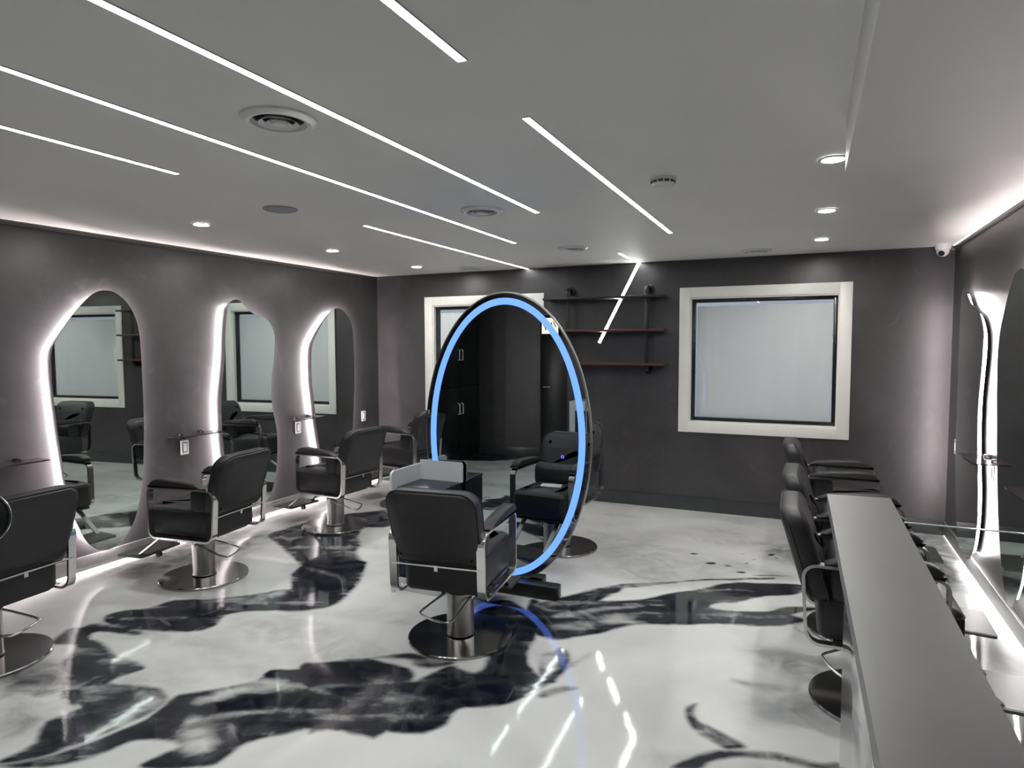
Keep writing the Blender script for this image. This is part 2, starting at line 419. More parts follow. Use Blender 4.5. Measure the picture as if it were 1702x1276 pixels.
# poured ink on the floor: (amount, edge softness, outline in metres)
INKS = [(0.97, 0.035, [(-2.27, 2.47), (-2.23, 2.55), (-2.11, 2.61), (-1.96, 2.67), (-1.83, 2.68), (-1.73, 2.66), (-1.69, 2.6), (-1.66, 2.66), (-1.6, 2.79), (-1.52, 2.77), (-1.46, 2.78), (-1.45, 2.86), (-1.51, 3.0), (-1.48, 3.15), (-1.55, 3.34), (-1.75, 3.36), (-1.79, 3.4), (-1.79, 3.56), (-1.73, 3.65), (-1.6, 3.62), (-1.41, 3.46), (-1.35, 3.26), (-1.32, 3.11), (-1.25, 2.95), (-1.16, 2.88), (-1.08, 2.87), (-1.11, 2.79), (-1.16, 2.66), (-1.24, 2.55), (-1.37, 2.47), (-1.39, 2.41), (-1.38, 2.33), (-1.41, 2.26), (-1.45, 2.22), (-1.62, 2.17), (-1.79, 2.09), (-1.9, 2.06)]), (0.95, 0.035, [(-1.92, 2.68), (-2.19, 2.57), (-2.26, 2.46), (-2.38, 2.38), (-2.37, 2.27), (-2.54, 2.09), (-2.6, 2.04), (-2.6, 1.96), (-2.56, 1.84), (-2.58, 1.71), (-2.63, 1.58), (-2.69, 1.49), (-2.79, 1.4), (-2.77, 1.39), (-2.61, 1.46), (-2.5, 1.58), (-2.47, 1.69), (-2.43, 1.74), (-2.33, 1.78), (-2.25, 1.77), (-2.27, 1.68), (-2.26, 1.62), (-2.06, 1.71), (-2.03, 1.79), (-2.03, 1.88), (-1.97, 1.96), (-1.87, 2.05), (-1.74, 2.11), (-1.57, 2.18)]), (0.92, 0.035, [(-3.78, 2.5), (-3.74, 2.59), (-3.66, 2.67), (-3.6, 2.83), (-3.45, 2.9), (-3.35, 2.98), (-3.24, 3.07), (-3.13, 3.21), (-3.08, 3.27), (-3.26, 3.47), (-3.33, 3.65), (-3.33, 3.81), (-2.99, 3.91), (-2.88, 3.8), (-2.75, 3.51), (-2.67, 3.32), (-2.68, 3.16), (-2.72, 3.06), (-2.87, 2.98), (-3.05, 2.88), (-3.12, 2.78), (-3.06, 2.66), (-3.1, 2.57), (-3.24, 2.5), (-3.37, 2.46), (-3.48, 2.41), (-3.68, 2.42)]), (0.88, 0.04, [(-3.66, 2.41), (-3.75, 2.38), (-3.74, 2.33), (-3.79, 2.28), (-3.71, 2.15), (-3.66, 2.13), (-3.54, 2.17), (-3.47, 2.09), (-3.38, 2.0), (-3.14, 1.85), (-3.02, 1.79), (-2.9, 1.78), (-2.92, 1.64), (-2.81, 1.54), (-2.82, 1.42), (-2.79, 1.4), (-2.69, 1.49), (-2.64, 1.59), (-2.61, 1.71), (-2.6, 1.78), (-2.59, 1.9), (-2.62, 1.99), (-2.74, 2.04), (-2.84, 2.02), (-2.98, 1.98), (-3.0, 2.04), (-2.98, 2.1), (-2.97, 2.15), (-3.11, 2.19), (-3.24, 2.19), (-3.45, 2.24), (-3.56, 2.25), (-3.61, 2.32), (-3.38, 2.39), (-3.38, 2.44)]), (0.55, 0.09, [(-3.64, 1.85), (-3.38, 2.0), (-3.13, 1.85), (-3.23, 1.75), (-3.38, 1.72)]), (0.3, 0.12, [(-3.21, 1.63), (-3.13, 1.72), (-2.93, 1.71), (-2.89, 1.58), (-2.95, 1.49)]), (0.86, 0.05, [(-4.15, 4.15), (-4.14, 4.31), (-4.1, 4.65), (-4.02, 4.89), (-3.87, 5.06), (-3.67, 5.24), (-3.35, 4.78), (-3.5, 4.67), (-3.51, 4.59), (-3.37, 4.36), (-3.25, 4.23), (-3.19, 4.09), (-3.02, 3.93), (-2.89, 3.81), (-2.73, 3.49), (-2.65, 3.21), (-2.71, 3.06), (-2.86, 2.97), (-3.07, 3.03), (-3.0, 3.22), (-3.22, 3.43), (-3.29, 3.59), (-3.47, 3.73), (-3.69, 3.87), (-3.95, 4.01)]), (0.45, 0.15, [(-4.42, 3.03), (-4.62, 3.46), (-4.66, 3.89), (-4.38, 4.21), (-4.02, 3.98), (-3.92, 3.53), (-4.08, 3.24)]), (0.93, 0.035, [(-1.56, 3.73), (-1.49, 3.73), (-1.43, 3.82), (-1.33, 3.96), (-1.2, 4.12), (-1.08, 4.24), (-1.09, 4.08), (-1.16, 3.9), (-0.97, 3.99), (-0.8, 4.16), (-0.63, 4.33), (-0.48, 4.53), (-0.25, 4.63), (0.0, 4.7), (0.01, 4.62), (-0.05, 4.49), (-0.23, 4.38), (-0.38, 4.21), (-0.48, 4.15), (-0.51, 4.06), (-0.36, 4.06), (-0.19, 4.14), (-0.1, 4.26), (0.02, 4.32), (0.08, 4.32), (-0.07, 4.15), (0.01, 4.11), (-0.07, 4.0), (-0.19, 3.9), (-0.44, 3.83), (-0.67, 3.73), (-0.84, 3.67), (-0.94, 3.59), (-1.03, 3.46), (-1.17, 3.33), (-1.28, 3.27), (-1.44, 3.38)]), (0.75, 0.03, [(-0.46, 2.87), (-0.42, 2.93), (-0.42, 2.86), (-0.4, 2.79), (-0.34, 2.76), (-0.26, 2.72), (-0.2, 2.67), (-0.26, 2.63), (-0.33, 2.65), (-0.38, 2.68), (-0.42, 2.73), (-0.45, 2.8)]), (0.75, 0.035, [(-0.45, 2.43), (-0.41, 2.49), (-0.35, 2.56), (-0.29, 2.61), (-0.19, 2.64), (-0.1, 2.68), (-0.02, 2.69), (0.06, 2.69), (0.13, 2.72), (0.13, 2.66), (0.03, 2.64), (-0.1, 2.64), (-0.22, 2.59), (-0.31, 2.53), (-0.35, 2.46)]), (0.38, 0.16, [(-0.23, 3.56), (-0.06, 3.57), (0.17, 3.59), (0.18, 3.46), (0.03, 3.39), (-0.1, 3.45)]), (0.5, 0.07, [(-0.3, 3.22), (-0.2, 3.23), (-0.0, 3.25), (-0.12, 3.17), (-0.22, 3.19)]), (0.25, 0.2, [(-0.15, 3.07), (0.03, 3.23), (0.16, 3.21), (0.15, 3.05), (-0.04, 2.94), (-0.15, 2.95)]), (0.9, 0.03, [(-1.24, 3.07), (-1.2, 3.15), (-1.17, 3.21), (-1.09, 3.12), (-1.07, 3.02), (-1.09, 2.86), (-1.11, 2.78), (-1.14, 2.8)]), (0.6, 0.04, [(-1.1, 2.73), (-1.04, 2.83), (-0.96, 2.84), (-1.02, 2.75), (-1.08, 2.69)]), (0.45, 0.05, [(-1.07, 3.04), (-1.01, 3.19), (-1.02, 3.12), (-1.05, 3.03)]), (0.8, 0.04, [(-2.02, 2.69), (-1.87, 2.81), (-1.77, 2.82), (-1.61, 2.85), (-1.6, 2.79), (-1.7, 2.73), (-1.77, 2.72), (-1.84, 2.75)]), (0.3, 0.2, [(-0.37, 5.59), (-0.08, 5.62), (-0.07, 5.16), (-0.22, 5.18), (-0.29, 5.38)]), (0.4, 0.12, [(0.72, 6.08), (1.05, 6.6), (1.08, 5.6), (0.91, 5.01), (0.69, 5.16)])]
LIGHTS = [(0.8, 0.04, [(-2.49, 2.02), (-2.44, 2.16), (-2.34, 2.31), (-2.11, 2.31), (-2.32, 2.18), (-2.42, 2.05)]), (0.7, 0.06, [(-2.39, 1.88), (-2.36, 1.95), (-2.22, 1.92), (-2.11, 1.83), (-2.12, 1.76), (-2.21, 1.75), (-2.31, 1.81)]), (0.6, 0.03, [(-2.38, 1.9), (-2.29, 2.03), (-2.08, 2.14), (-1.86, 2.23), (-2.06, 2.12), (-2.26, 1.99)]), (0.75, 0.05, [(-2.78, 1.98), (-2.62, 1.99), (-2.6, 1.94), (-2.63, 1.89), (-2.7, 1.89), (-2.72, 1.94)]), (0.5, 0.06, [(-3.43, 2.88), (-3.24, 3.07), (-3.06, 3.26), (-3.05, 3.07), (-3.27, 2.92)]), (0.4, 0.05, [(-3.02, 1.87), (-2.98, 1.96), (-2.84, 2.0), (-2.84, 1.95), (-2.9, 1.84)]), (0.8, 0.05, [(-1.34, 3.17), (-1.27, 3.29), (-1.18, 3.22), (-1.12, 3.01), (-1.15, 2.92), (-1.24, 3.0)]), (0.7, 0.05, [(-1.62, 2.89), (-1.52, 2.98), (-1.46, 2.9), (-1.46, 2.8), (-1.52, 2.79), (-1.53, 2.86)]), (0.45, 0.03, [(-2.15, 2.31), (-2.02, 2.33), (-1.86, 2.31), (-2.0, 2.31)]), (0.4, 0.05, [(-2.0, 2.15), (-1.76, 2.23), (-1.54, 2.33), (-1.54, 2.3), (-1.82, 2.18), (-1.99, 2.13)]), (0.5, 0.03, [(-1.35, 3.57), (-1.2, 3.75), (-0.95, 3.92), (-0.77, 4.0), (-0.96, 3.86), (-1.18, 3.68), (-1.3, 3.55)]), (0.7, 0.05, [(-1.08, 3.62), (-1.02, 3.76), (-0.94, 3.71), (-0.85, 3.68), (-1.0, 3.6)]), (0.6, 0.03, [(-0.62, 4.27), (-0.45, 4.43), (-0.29, 4.44), (-0.45, 4.39)]), (0.5, 0.06, [(-1.31, 3.44), (-1.2, 3.57), (-1.06, 3.55), (-1.15, 3.43)])]
INKS += [(0.85, 0.012, [(-0.26, 5.27), (-0.24, 5.3), (-0.21, 5.3), (-0.23, 5.26)]), (0.85, 0.012, [(-0.44, 4.77), (-0.41, 4.8), (-0.38, 4.8), (-0.4, 4.77)]), (0.85, 0.012, [(-0.53, 4.88), (-0.51, 4.9), (-0.48, 4.9), (-0.5, 4.88)]), (0.85, 0.012, [(-0.67, 4.88), (-0.63, 4.93), (-0.59, 4.93), (-0.61, 4.88)]), (0.85, 0.012, [(-0.8, 5.07), (-0.78, 5.1), (-0.74, 5.1), (-0.76, 5.07)]), (0.85, 0.012, [(-0.21, 5.21), (-0.2, 5.22), (-0.19, 5.22), (-0.19, 5.2)]), (0.85, 0.012, [(-0.36, 5.11), (-0.35, 5.13), (-0.34, 5.13), (-0.35, 5.11)]), (0.85, 0.012, [(-0.41, 5.0), (-0.39, 5.02), (-0.38, 5.02), (-0.39, 5.0)]), (0.85, 0.012, [(-0.39, 4.67), (-0.33, 4.71), (-0.28, 4.72), (-0.31, 4.69)]), (0.85, 0.012, [(-0.44, 5.22), (-0.44, 5.23), (-0.43, 5.23), (-0.43, 5.21)]), (0.6, 0.015, [(-1.08, 4.25), (-0.85, 4.39), (-0.64, 4.55), (-0.42, 4.65), (-0.2, 4.77), (-0.2, 4.73), (-0.42, 4.61), (-0.64, 4.52), (-0.84, 4.35), (-1.06, 4.17)]), (0.5, 0.012, [(-0.32, 4.77), (-0.09, 4.86), (-0.09, 4.85), (-0.31, 4.75)])]
def vnoise(x, y, seed):
    rng = np.random.RandomState(seed); T = rng.rand(256, 256)
    xi = np.floor(x).astype(int); yi = np.floor(y).astype(int); fx = x - xi; fy = y - yi
    fx = fx * fx * (3 - 2 * fx); fy = fy * fy * (3 - 2 * fy)
    g = lambda a, b: T[a % 256, b % 256]
    return (g(xi, yi) * (1 - fx) + g(xi + 1, yi) * fx) * (1 - fy) + (g(xi, yi + 1) * (1 - fx) + g(xi + 1, yi + 1) * fx) * fy
def fbm(x, y, seed, octs=4):
    s = 0; a = 0.5; t = 0
    for k in range(octs):
        s = s + a * vnoise(x * 2 ** k + 17.3 * k, y * 2 ** k + 5.1 * k, seed + k); t += a; a *= 0.5
    return s / t
def sdist(px, py, poly):
    """signed distance, positive inside"""
    P = np.array(poly); n = len(P)
    d = np.full(px.shape, 1e9); ins = np.zeros(px.shape, bool)
    for i in range(n):
        a, b = P[i], P[(i + 1) % n]
        ex, ey = b - a; wx, wy = px - a[0], py - a[1]
        t = np.clip((wx * ex + wy * ey) / (ex * ex + ey * ey + 1e-12), 0, 1)
        d = np.minimum(d, (wx - ex * t) ** 2 + (wy - ey * t) ** 2)
        if abs(ey) > 1e-9:
            c = ((a[1] > py) != (b[1] > py)) & (px < (b[0] - a[0]) * (py - a[1]) / ey + a[0])
            ins ^= c
    d = np.sqrt(d)
    return np.where(ins, d, -d)
def sstep(a, b, x):
    t = np.clip((x - a) / (b - a), 0, 1); return t * t * (3 - 2 * t)

def make_floor():
    st = 0.0105
    xs = np.arange(XL - 0.02, XR + 0.03, st); ys = np.arange(YF - 0.02, YB + 0.03, st)
    X, Y = np.meshgrid(xs, ys)
    wx = (fbm(X * 3.1, Y * 3.1, 3, 5) - 0.5) * 0.055; wy = (fbm(X * 3.1 + 40, Y * 3.1, 9, 5) - 0.5) * 0.055
    U, V = X + wx, Y + wy
    ink = np.zeros_like(X)
    def layer(poly, soft):
        P = np.array(poly); m = soft + 0.25
        sel = (U > P[:, 0].min() - m) & (U < P[:, 0].max() + m) & (V > P[:, 1].min() - m) & (V < P[:, 1].max() + m)
        out = np.zeros_like(X); sd = sdist(U[sel], V[sel], poly)
        k = sstep(-soft, soft, sd)
        out[sel] = k
        sdf = np.zeros_like(X); sdf[sel] = sd
        return out, sdf
    al, ac = U * 0.91 + V * 0.41, -U * 0.41 + V * 0.91       # along / across the pour
    smoke = sstep(0.50, 0.78, fbm(al * 1.5, ac * 9, 21, 5))
    wisp = sstep(0.42, 0.70, fbm(al * 2.5 + 9, ac * 16, 61, 5))
    for val, soft, poly in INKS:
        soft = soft * 0.6 if soft < 0.08 else soft
        k, sd = layer(spline(poly, 3), soft)
        v = k * val * (1 - 0.36 * smoke * sstep(-0.02, 0.10, sd)) * (1 - 0.35 * wisp * sstep(0.12, 0.0, sd))
        ink = np.maximum(ink, v)
    for val, soft, poly in LIGHTS:
        k, sd = layer(spline(poly, 3), soft)
        st1 = fbm(al * 2.0 + 5, ac * 22, 33, 4)
        ink = ink * (1 - k * val * (0.55 + 0.75 * st1))
    # the part of the pour nearest the entrance
    b = fbm(U * 0.55 + 3, V * 0.8, 51, 4)
    near = np.maximum(sstep(1.1, 0.5, Y), 0)
    ink = np.maximum(ink, near * 0.95 * sstep(0.52, 0.60, b))
    # faint grey smoke everywhere
    sm = fbm(U * 1.0, V * 2.0, 77, 5)
    ink = np.maximum(ink, 0.13 * sstep(0.52, 0.74, sm))
    ny, nx = X.shape
    verts = np.zeros((ny * nx, 3), np.float32); verts[:, 0] = X.ravel(); verts[:, 1] = Y.ravel()
    idx = np.arange(ny * nx, dtype=np.int32).reshape(ny, nx)
    quads = np.stack([idx[:-1, :-1], idx[:-1, 1:], idx[1:, 1:], idx[1:, :-1]], -1).reshape(-1, 4)
    me = bpy.data.meshes.new('floor')
    me.vertices.add(ny * nx); me.vertices.foreach_set('co', verts.ravel())
    nq = len(quads)
    me.loops.add(nq * 4); me.loops.foreach_set('vertex_index', quads.ravel())
    me.polygons.add(nq); me.polygons.foreach_set('loop_start', np.arange(0, nq * 4, 4, dtype=np.int32))
    me.polygons.foreach_set('loop_total', np.full(nq, 4, np.int32))
    me.update()
    at = me.attributes.new('ink', 'FLOAT', 'POINT'); at.data.foreach_set('value', ink.ravel().astype(np.float32))
    me.materials.append(MT['epoxy'])
    o = bpy.data.objects.new('floor', me); COL.objects.link(o); o['kind'] = 'structure'
    return o
make_floor()

T = 0.15
SOF = (0.10, 2.63, 2.20)      # soffit: left side, far side, underside
struct('ceiling', MB().box((XL - T, YF - T, H), (XR + T, YB + T, H + 0.1)), 'ceiling')
struct('trim_1', MB().box((SOF[0], YF, SOF[2]), (XR, SOF[1], H + 0.001)), 'ceiling')       # dropped part of the ceiling
struct('wall_left', MB().box((XL - T, YF - T, -0.05), (XL, YB + T, H)), 'plaster')
struct('wall_right', MB().box((XR, YF - T, -0.05), (XR + T, YB + T, H)), 'plaster')
# wall behind the camera, with a doorway
DX0, DX1, DZ = -3.27, -2.87, 2.02
fw = MB().box((XL, YF - T, -0.05), (DX0, YF, H)).box((DX1, YF - T, -0.05), (XR, YF, H)).box((DX0, YF - T, DZ), (DX1, YF, H))
struct('wall_front', fw, 'plaster')
dr = struct('door_1', MB().box((DX0 + 0.005, YF - 0.09, 0.003), (DX1 - 0.005, YF - 0.05, DZ - 0.005), 0.003), 'cabinet')
struct('door_handle', MB().tube([(DX0 + 0.05, YF - 0.05, 1.0), (DX0 + 0.05, YF - 0.01, 1.0), (DX0 + 0.15, YF - 0.01, 1.0)], 0.009), 'chrome', dr)
WINS = [(-3.98, -2.53), (-1.14, 0.33)]
WZ0, WZ1, CW = 0.76, 2.135, 0.098
bw = MB(); xs = XL
for (a, b) in WINS:
    bw.box((xs, YB, -0.05), (a + CW, YB + T, H))
    bw.box((a + CW, YB, -0.05), (b - CW, YB + T, WZ0 + CW)); bw.box((a + CW, YB, WZ1 - CW), (b - CW, YB + T, H))
    xs = b - CW
bw.box((xs, YB, -0.05), (XR, YB + T, H))
struct('wall_back', bw, 'plaster')
for wi, (a, b) in enumerate(WINS):
    w = empty('window_%d' % (wi + 1), ((a + b) / 2, YB, WZ0)); w['kind'] = 'structure'
    hw, hh = (b - a) / 2, WZ1 - WZ0
    def wbox(name, parts, mat):
        m = MB()
        for p in parts: m.box(*p)
        return m.build(name, mat, w)
    ix, iz0, iz1 = hw - CW, CW, hh - CW
    P = 0.018
    wbox('casing', [((-hw, -P, 0), (-ix, 0, hh), 0.003), ((ix, -P, 0), (hw, 0, hh), 0.003), ((-ix, -P, 0), (ix, 0, iz0), 0.003), ((-ix, -P, iz1), (ix, 0, hh), 0.003)], 'white')
    L = 0.012
    wbox('jamb', [((-ix, -0.002, iz0), (-ix + L, 0.13, iz1)), ((ix - L, -0.002, iz0), (ix, 0.13, iz1)), ((-ix + L, -0.002, iz0), (ix - L, 0.13, iz0 + L)), ((-ix + L, -0.002, iz1 - L), (ix - L, 0.13, iz1))], 'white')
    fx, f0, f1, S = ix - L, iz0 + L, iz1 - L, 0.032
    wbox('sash_frame', [((-fx, 0.045, f0), (-fx + S, 0.10, f1), 0.004), ((fx - S, 0.045, f0), (fx, 0.10, f1), 0.004), ((-fx + S, 0.045, f0), (fx - S, 0.10, f0 + S), 0.004), ((-fx + S, 0.045, f1 - S), (fx - S, 0.10, f1), 0.004)], 'frame')
    wbox('pane', [((-fx + S, 0.072, f0 + S), (fx - S, 0.078, f1 - S))], 'pane')
    # paper taped to the outside of the glass, a little short at the top
    pm = MB(); nx, nz = 14, 10; V = []; F = []
    px0, px1, pz0, pz1 = -fx + S + 0.012, fx - S - 0.006, f0 + S + 0.004, f1 - S - 0.035
    for yy in (0.082, 0.0835):
        for j in range(nz + 1):
            for i in range(nx + 1):
                x = px0 + (px1 - px0) * i / nx; z = pz0 + (pz1 - pz0) * j / nz - 0.008 * (i / nx if j == 0 else 0) + 0.006 * (i / nx if j == nz else 0)
                V.append((x, yy + 0.0015 * math.sin(i * 1.3 + j * 0.7 + wi), z))
    for k in range(2):
        o_ = k * (nx + 1) * (nz + 1)
        for j in range(nz):
            for i in range(nx):
                q = o_ + j * (nx + 1) + i; F.append([q, q + 1, q + nx + 2, q + nx + 1])
    pm._add(V, F)
    pm.build('paper_cover', 'paper', w)
# skirtings
struct('baseboard_back', MB().box((XL + 0.018, YB - 0.016, 0), (XR - 0.018, YB, 0.125), 0.003), 'skirting')
struct('baseboard_left', MB().box((XL, YF, 0.016), (XL + 0.016, YB, 0.118), 0.002), 'skirting_lit')
struct('baseboard_right', MB().box((XR - 0.016, SOF[1] - 2.0, 0.016), (XR, YB, 0.118), 0.002), 'skirting_lit')
struct('baseboard_front', MB().box((DX1, YF, 0), (XR - 0.018, YF + 0.016, 0.125), 0.003), 'skirting')
struct('trim_2', MB().box((XL + 0.46, YF, 0), (DX0, YF + 0.016, 0.125), 0.003), 'skirting')

# ------------------------------------------------------------------ lamps of the room
def tape(name, a, b, mat, label):
    o = empty(name, ((a[0] + b[0]) / 2, (a[1] + b[1]) / 2, min(a[2], b[2])))
    lo = o.location
    MB().box([a[i] - lo[i] for i in range(3)], [b[i] - lo[i] for i in range(3)]).build('led_tape', mat, o)
    tag(o, label, 'light')
    return o
t_ = tape('floor_light', (XL + 0.002, YF + 0.05, 0.003), (XL + 0.012, YB - 0.03, 0.0135), 'floorled', 'thin white light line along the foot of the left mirror wall')
tape('floor_light', (XR - 0.012, 0.7, 0.003), (XR - 0.002, YB - 0.03, 0.0135), 'floorledr', 'thin white light line along the foot of the right mirror wall')
def cove(name, x, s, y0, y1, mat, label):
    o = empty(name, (x, (y0 + y1) / 2, H - 0.03))
    hl = (y1 - y0) / 2
    m = MB(); m.box((0, -hl, 0), (s * 0.018, hl, 0.003)); m.box((s * 0.015, -hl, 0.003), (s * 0.018, hl, 0.020)); m.build('channel', 'plaster', o)
    MB().box((s * 0.002, -hl, 0.004), (s * 0.013, hl, 0.008)).build('led_tape', mat, o)
    tag(o, label, 'light')
cove('cove_light', XL, 1, YF + 0.05, YB - 0.02, 'cove', 'slim light line where the left wall meets the ceiling')
cove('cove_light', XR, -1, SOF[1] + 0.02, YB - 0.02, 'cover', 'bright light line where the right wall meets the ceiling')

def linear(x, y0, y1, label):
    o = empty('linear_light', (x, (y0 + y1) / 2, H))
    hl = (y1 - y0) / 2
    m = MB()
    for sx in (-1, 1): m.box((sx * 0.0165, -hl, -0.004), (sx * 0.0135, hl, 0.0))
    m.box((-0.0165, -hl - 0.003, -0.004), (0.0165, -hl, 0)); m.box((-0.0165, hl, -0.004), (0.0165, hl + 0.003, 0))
    m.build('housing', 'aluminium', o)
    MB().box((-0.0135, -hl, -0.003), (0.0135, hl, -0.0005)).build('diffuser', 'strip', o)
    tag(o, label, 'light', 'linear ceiling lights')
linear(-0.905, -0.6, 1.67, 'short thick light line cut by the top edge, nearest the viewer')
linear(-0.925, 2.17, 4.81, 'slanting light line on the ceiling beside the smoke detector')
linear(-1.515, 0.2, 3.73, 'long light line passing right of the nearest round vent')
linear(-2.125, 0.0, 4.77, 'long light line passing left of the nearest round vent')
linear(-2.69, -0.4, 2.19, 'light line at the upper left edge, ending short of the ceiling speaker')
linear(-2.72, 3.64, YB - 0.01, 'light line that runs on to the back wall near the oval mirror top')
# the line that turns from the ceiling down the back wall
o = empty('angled_light', (-1.535, YB, H))
MB().box((-0.0135, -0.72, -0.003), (0.0135, -0.004, -0.0005)).build('ceiling_diffuser', 'strip', o)
dx, dz = -0.40, -0.78; ln_ = math.hypot(dx, dz)
mt = Matrix.Rotation(-math.atan2(-dx, -dz) * -1, 4, 'Y')
mb = MB(); mb.box((-0.0135, -0.004, -ln_), (0.0135, -0.0005, -0.004), mat=mt); mb.build('wall_diffuser', 'strip', o)
mb = MB()
for sx in (-1, 1): mb.box((sx * 0.0165, -0.005, -ln_), (sx * 0.0136, -0.0003, -0.004), mat=mt); mb.box((sx * 0.0165, -0.72, -0.004), (sx * 0.0136, -0.004, 0))
mb.build('housing', 'aluminium', o)
tag(o, 'light line bending from the ceiling diagonally down the back wall behind the pipe shelf', 'light')

def downlight(x, y, label, z=H):
    o = empty('downlight', (x, y, z))
    MB().lathe([(0.062, -0.001), (0.060, -0.006), (0.046, -0.007), (0.044, -0.001)], 28).build('trim_ring', 'plastic', o)
    MB().lathe([(0.0, -0.005), (0.044, -0.005), (0.044, -0.001), (0.0, -0.001)], 28).build('lens', 'down', o)
    tag(o, label, 'light', 'round downlights')
for x, y, lb in ((-3.66, 3.15, 'round downlight above the left mirrors, nearest of three'), (-3.68, 4.48, 'round downlight above the left mirrors, middle of three'),
                 (-3.67, 5.77, 'round downlight above the left mirrors, farthest of three'), (0.075, 3.2, 'round downlight tucked against the corner of the dropped ceiling'),
                 (0.075, 4.4, 'round downlight in the right hand row, middle of three'), (0.065, 5.58, 'round downlight in the right hand row, nearest the back window'),
                 (-3.66, 1.8, 'round downlight above the left mirrors, at the picture edge')):
    if y > 2: downlight(x, y, lb)

# ------------------------------------------------------------------ ceiling fittings
def vent(x, y, rad, label):
    o = empty('ceiling_vent', (x, y, H)); k = rad / 0.125
    MB().lathe([(0.085 * k, -0.001), (0.0, -0.001), (0.0, -0.0005), (0.085 * k, -0.0005)], 32).build('duct', 'void', o)
    MB().lathe([(0.127 * k, -0.0005), (0.125 * k, -0.008), (0.108 * k, -0.020), (0.094 * k, -0.018), (0.088 * k, -0.004), (0.086 * k, -0.001)], 40).build('flange', 'plastic', o)
    for i, (ro, z) in enumerate(((0.068, -0.018), (0.046, -0.021))):
        MB().lathe([((ro - 0.014) * k, z + 0.012), (ro * k, z), (ro * k, z - 0.003), ((ro - 0.016) * k, z + 0.009), ((ro - 0.014) * k, z + 0.012)], 36).build('louvre_ring', 'plastic', o)
    MB().lathe([(0.0, -0.024), (0.022 * k, -0.023), (0.026 * k, -0.012), (0.0, -0.002)], 28).build('centre_cone', 'plastic', o)
    tag(o, label, 'vent', 'round ceiling air vents')
vent(-1.72, 1.82, 0.128, 'largest round white air vent between two long light lines')
vent(-1.79, 3.53, 0.125, 'round white air vent left of the long light line tip')
vent(-1.80, 5.20, 0.125, 'round white air vent above the oval mirror, before the angled light')
vent(-3.21, 6.08, 0.125, 'faint round air vent close to the back left corner')
vent(-0.43, 6.00, 0.125, 'round air vent on the ceiling over the right window')
o = empty('ceiling_speaker', (-2.84, 3.0, H))
MB().lathe([(0.098, 0), (0.098, -0.006), (0.090, -0.009), (0.086, -0.006)], 36).build('rim', 'greyplastic', o)
MB().lathe([(0.0, -0.007), (0.088, -0.006), (0.088, -0.001), (0, -0.001)], 36).build('grille', 'greyplastic', o)
tag(o, 'flat round grey ceiling speaker between downlights and light lines', 'speaker')
o = empty('smoke_detector', (-0.66, 3.23, H))
MB().lathe([(0.062, 0), (0.062, -0.012), (0.0, -0.012)], 36).build('mount', 'plastic', o)
MB().lathe([(0.056, -0.012), (0.056, -0.030), (0.050, -0.038), (0.030, -0.042), (0, -0.043)], 36).build('body', 'plastic', o)
for k in range(12):
    t = 2 * math.pi * k / 12
    mb = MB(); mb.box((-0.011, 0.054, -0.026), (0.011, 0.0575, -0.022), mat=Matrix.Rotation(t, 4, 'Z')); mb.box((-0.011, 0.054, -0.020), (0.011, 0.0575, -0.016), mat=Matrix.Rotation(t, 4, 'Z'))
    mb.build('slot', 'void', o)
tag(o, 'white round smoke detector with slotted rim on ceiling', 'smoke detector')
o = empty('dome_camera', (0.96, 6.30, H))
MB().lathe([(0.0, 0), (0.056, 0), (0.056, -0.030), (0.052, -0.042), (0, -0.042)], 32).build('housing', 'plastic', o)
hd = MB(); bmesh.ops.create_uvsphere(hd.bm, u_segments=24, v_segments=16, radius=0.046, matrix=Matrix.Translation((0, 0, -0.052)))
hd.build('ball', 'plastic', o)
dv = Vector((-0.35, -0.75, -0.55)).normalized()
q = Vector((0, 0, -0.052)) + dv * 0.036
mb = MB(); rot = Vector((0, 0, 1)).rotation_difference(dv).to_matrix().to_4x4()
bmesh.ops.create_cone(mb.bm, cap_ends=True, segments=24, radius1=0.026, radius2=0.022, depth=0.026, matrix=Matrix.Translation(q) @ rot)
mb.build('lens', 'frame', o)
tag(o, 'white dome security camera in the far right ceiling corner', 'camera')

# ------------------------------------------------------------------ shaped mirrors on the side walls
def wall_mirror(name, out, wall, s, label, turn=0.0):
    out = [(y * 0.995, 1.6 + (z - 1.6) * 0.995) for y, z in out]
    cy = sum(q[0] for q in out) / len(out)
    sp = [(y - cy, z) for y, z in spline(out, 4)]
    o = empty(name, (wall, cy, 0))
    o.rotation_euler = (0, 0, math.radians(turn))     # hung a touch off parallel
    MB().prism(sp, lambda p, k: (s * (0.056 if k else 0.050), p[0], p[1])).build('mirror_glass', 'mirror', o)
    ins = inset(sp, 0.047)
    MB().prism(ins, lambda p, k: (s * (0.0495 if k else 0.024), p[0], p[1])).build('backing', 'backing', o)
    ins2 = inset(sp, 0.044)                               # tape round the back, shining outwards
    m = MB(); N = len(ins2); V = []; F = []
    for y, z in ins2: V += [(s * 0.026, y, z), (s * 0.046, y, z)]
    for i in range(N):
        j = (i + 1) % N; F.append([2 * i, 2 * j, 2 * j + 1, 2 * i + 1])
    m._add(V, F); m.build('led_tape', 'halo', o)
    tag(o, label, 'mirror', 'backlit shaped wall mirrors')
    return o
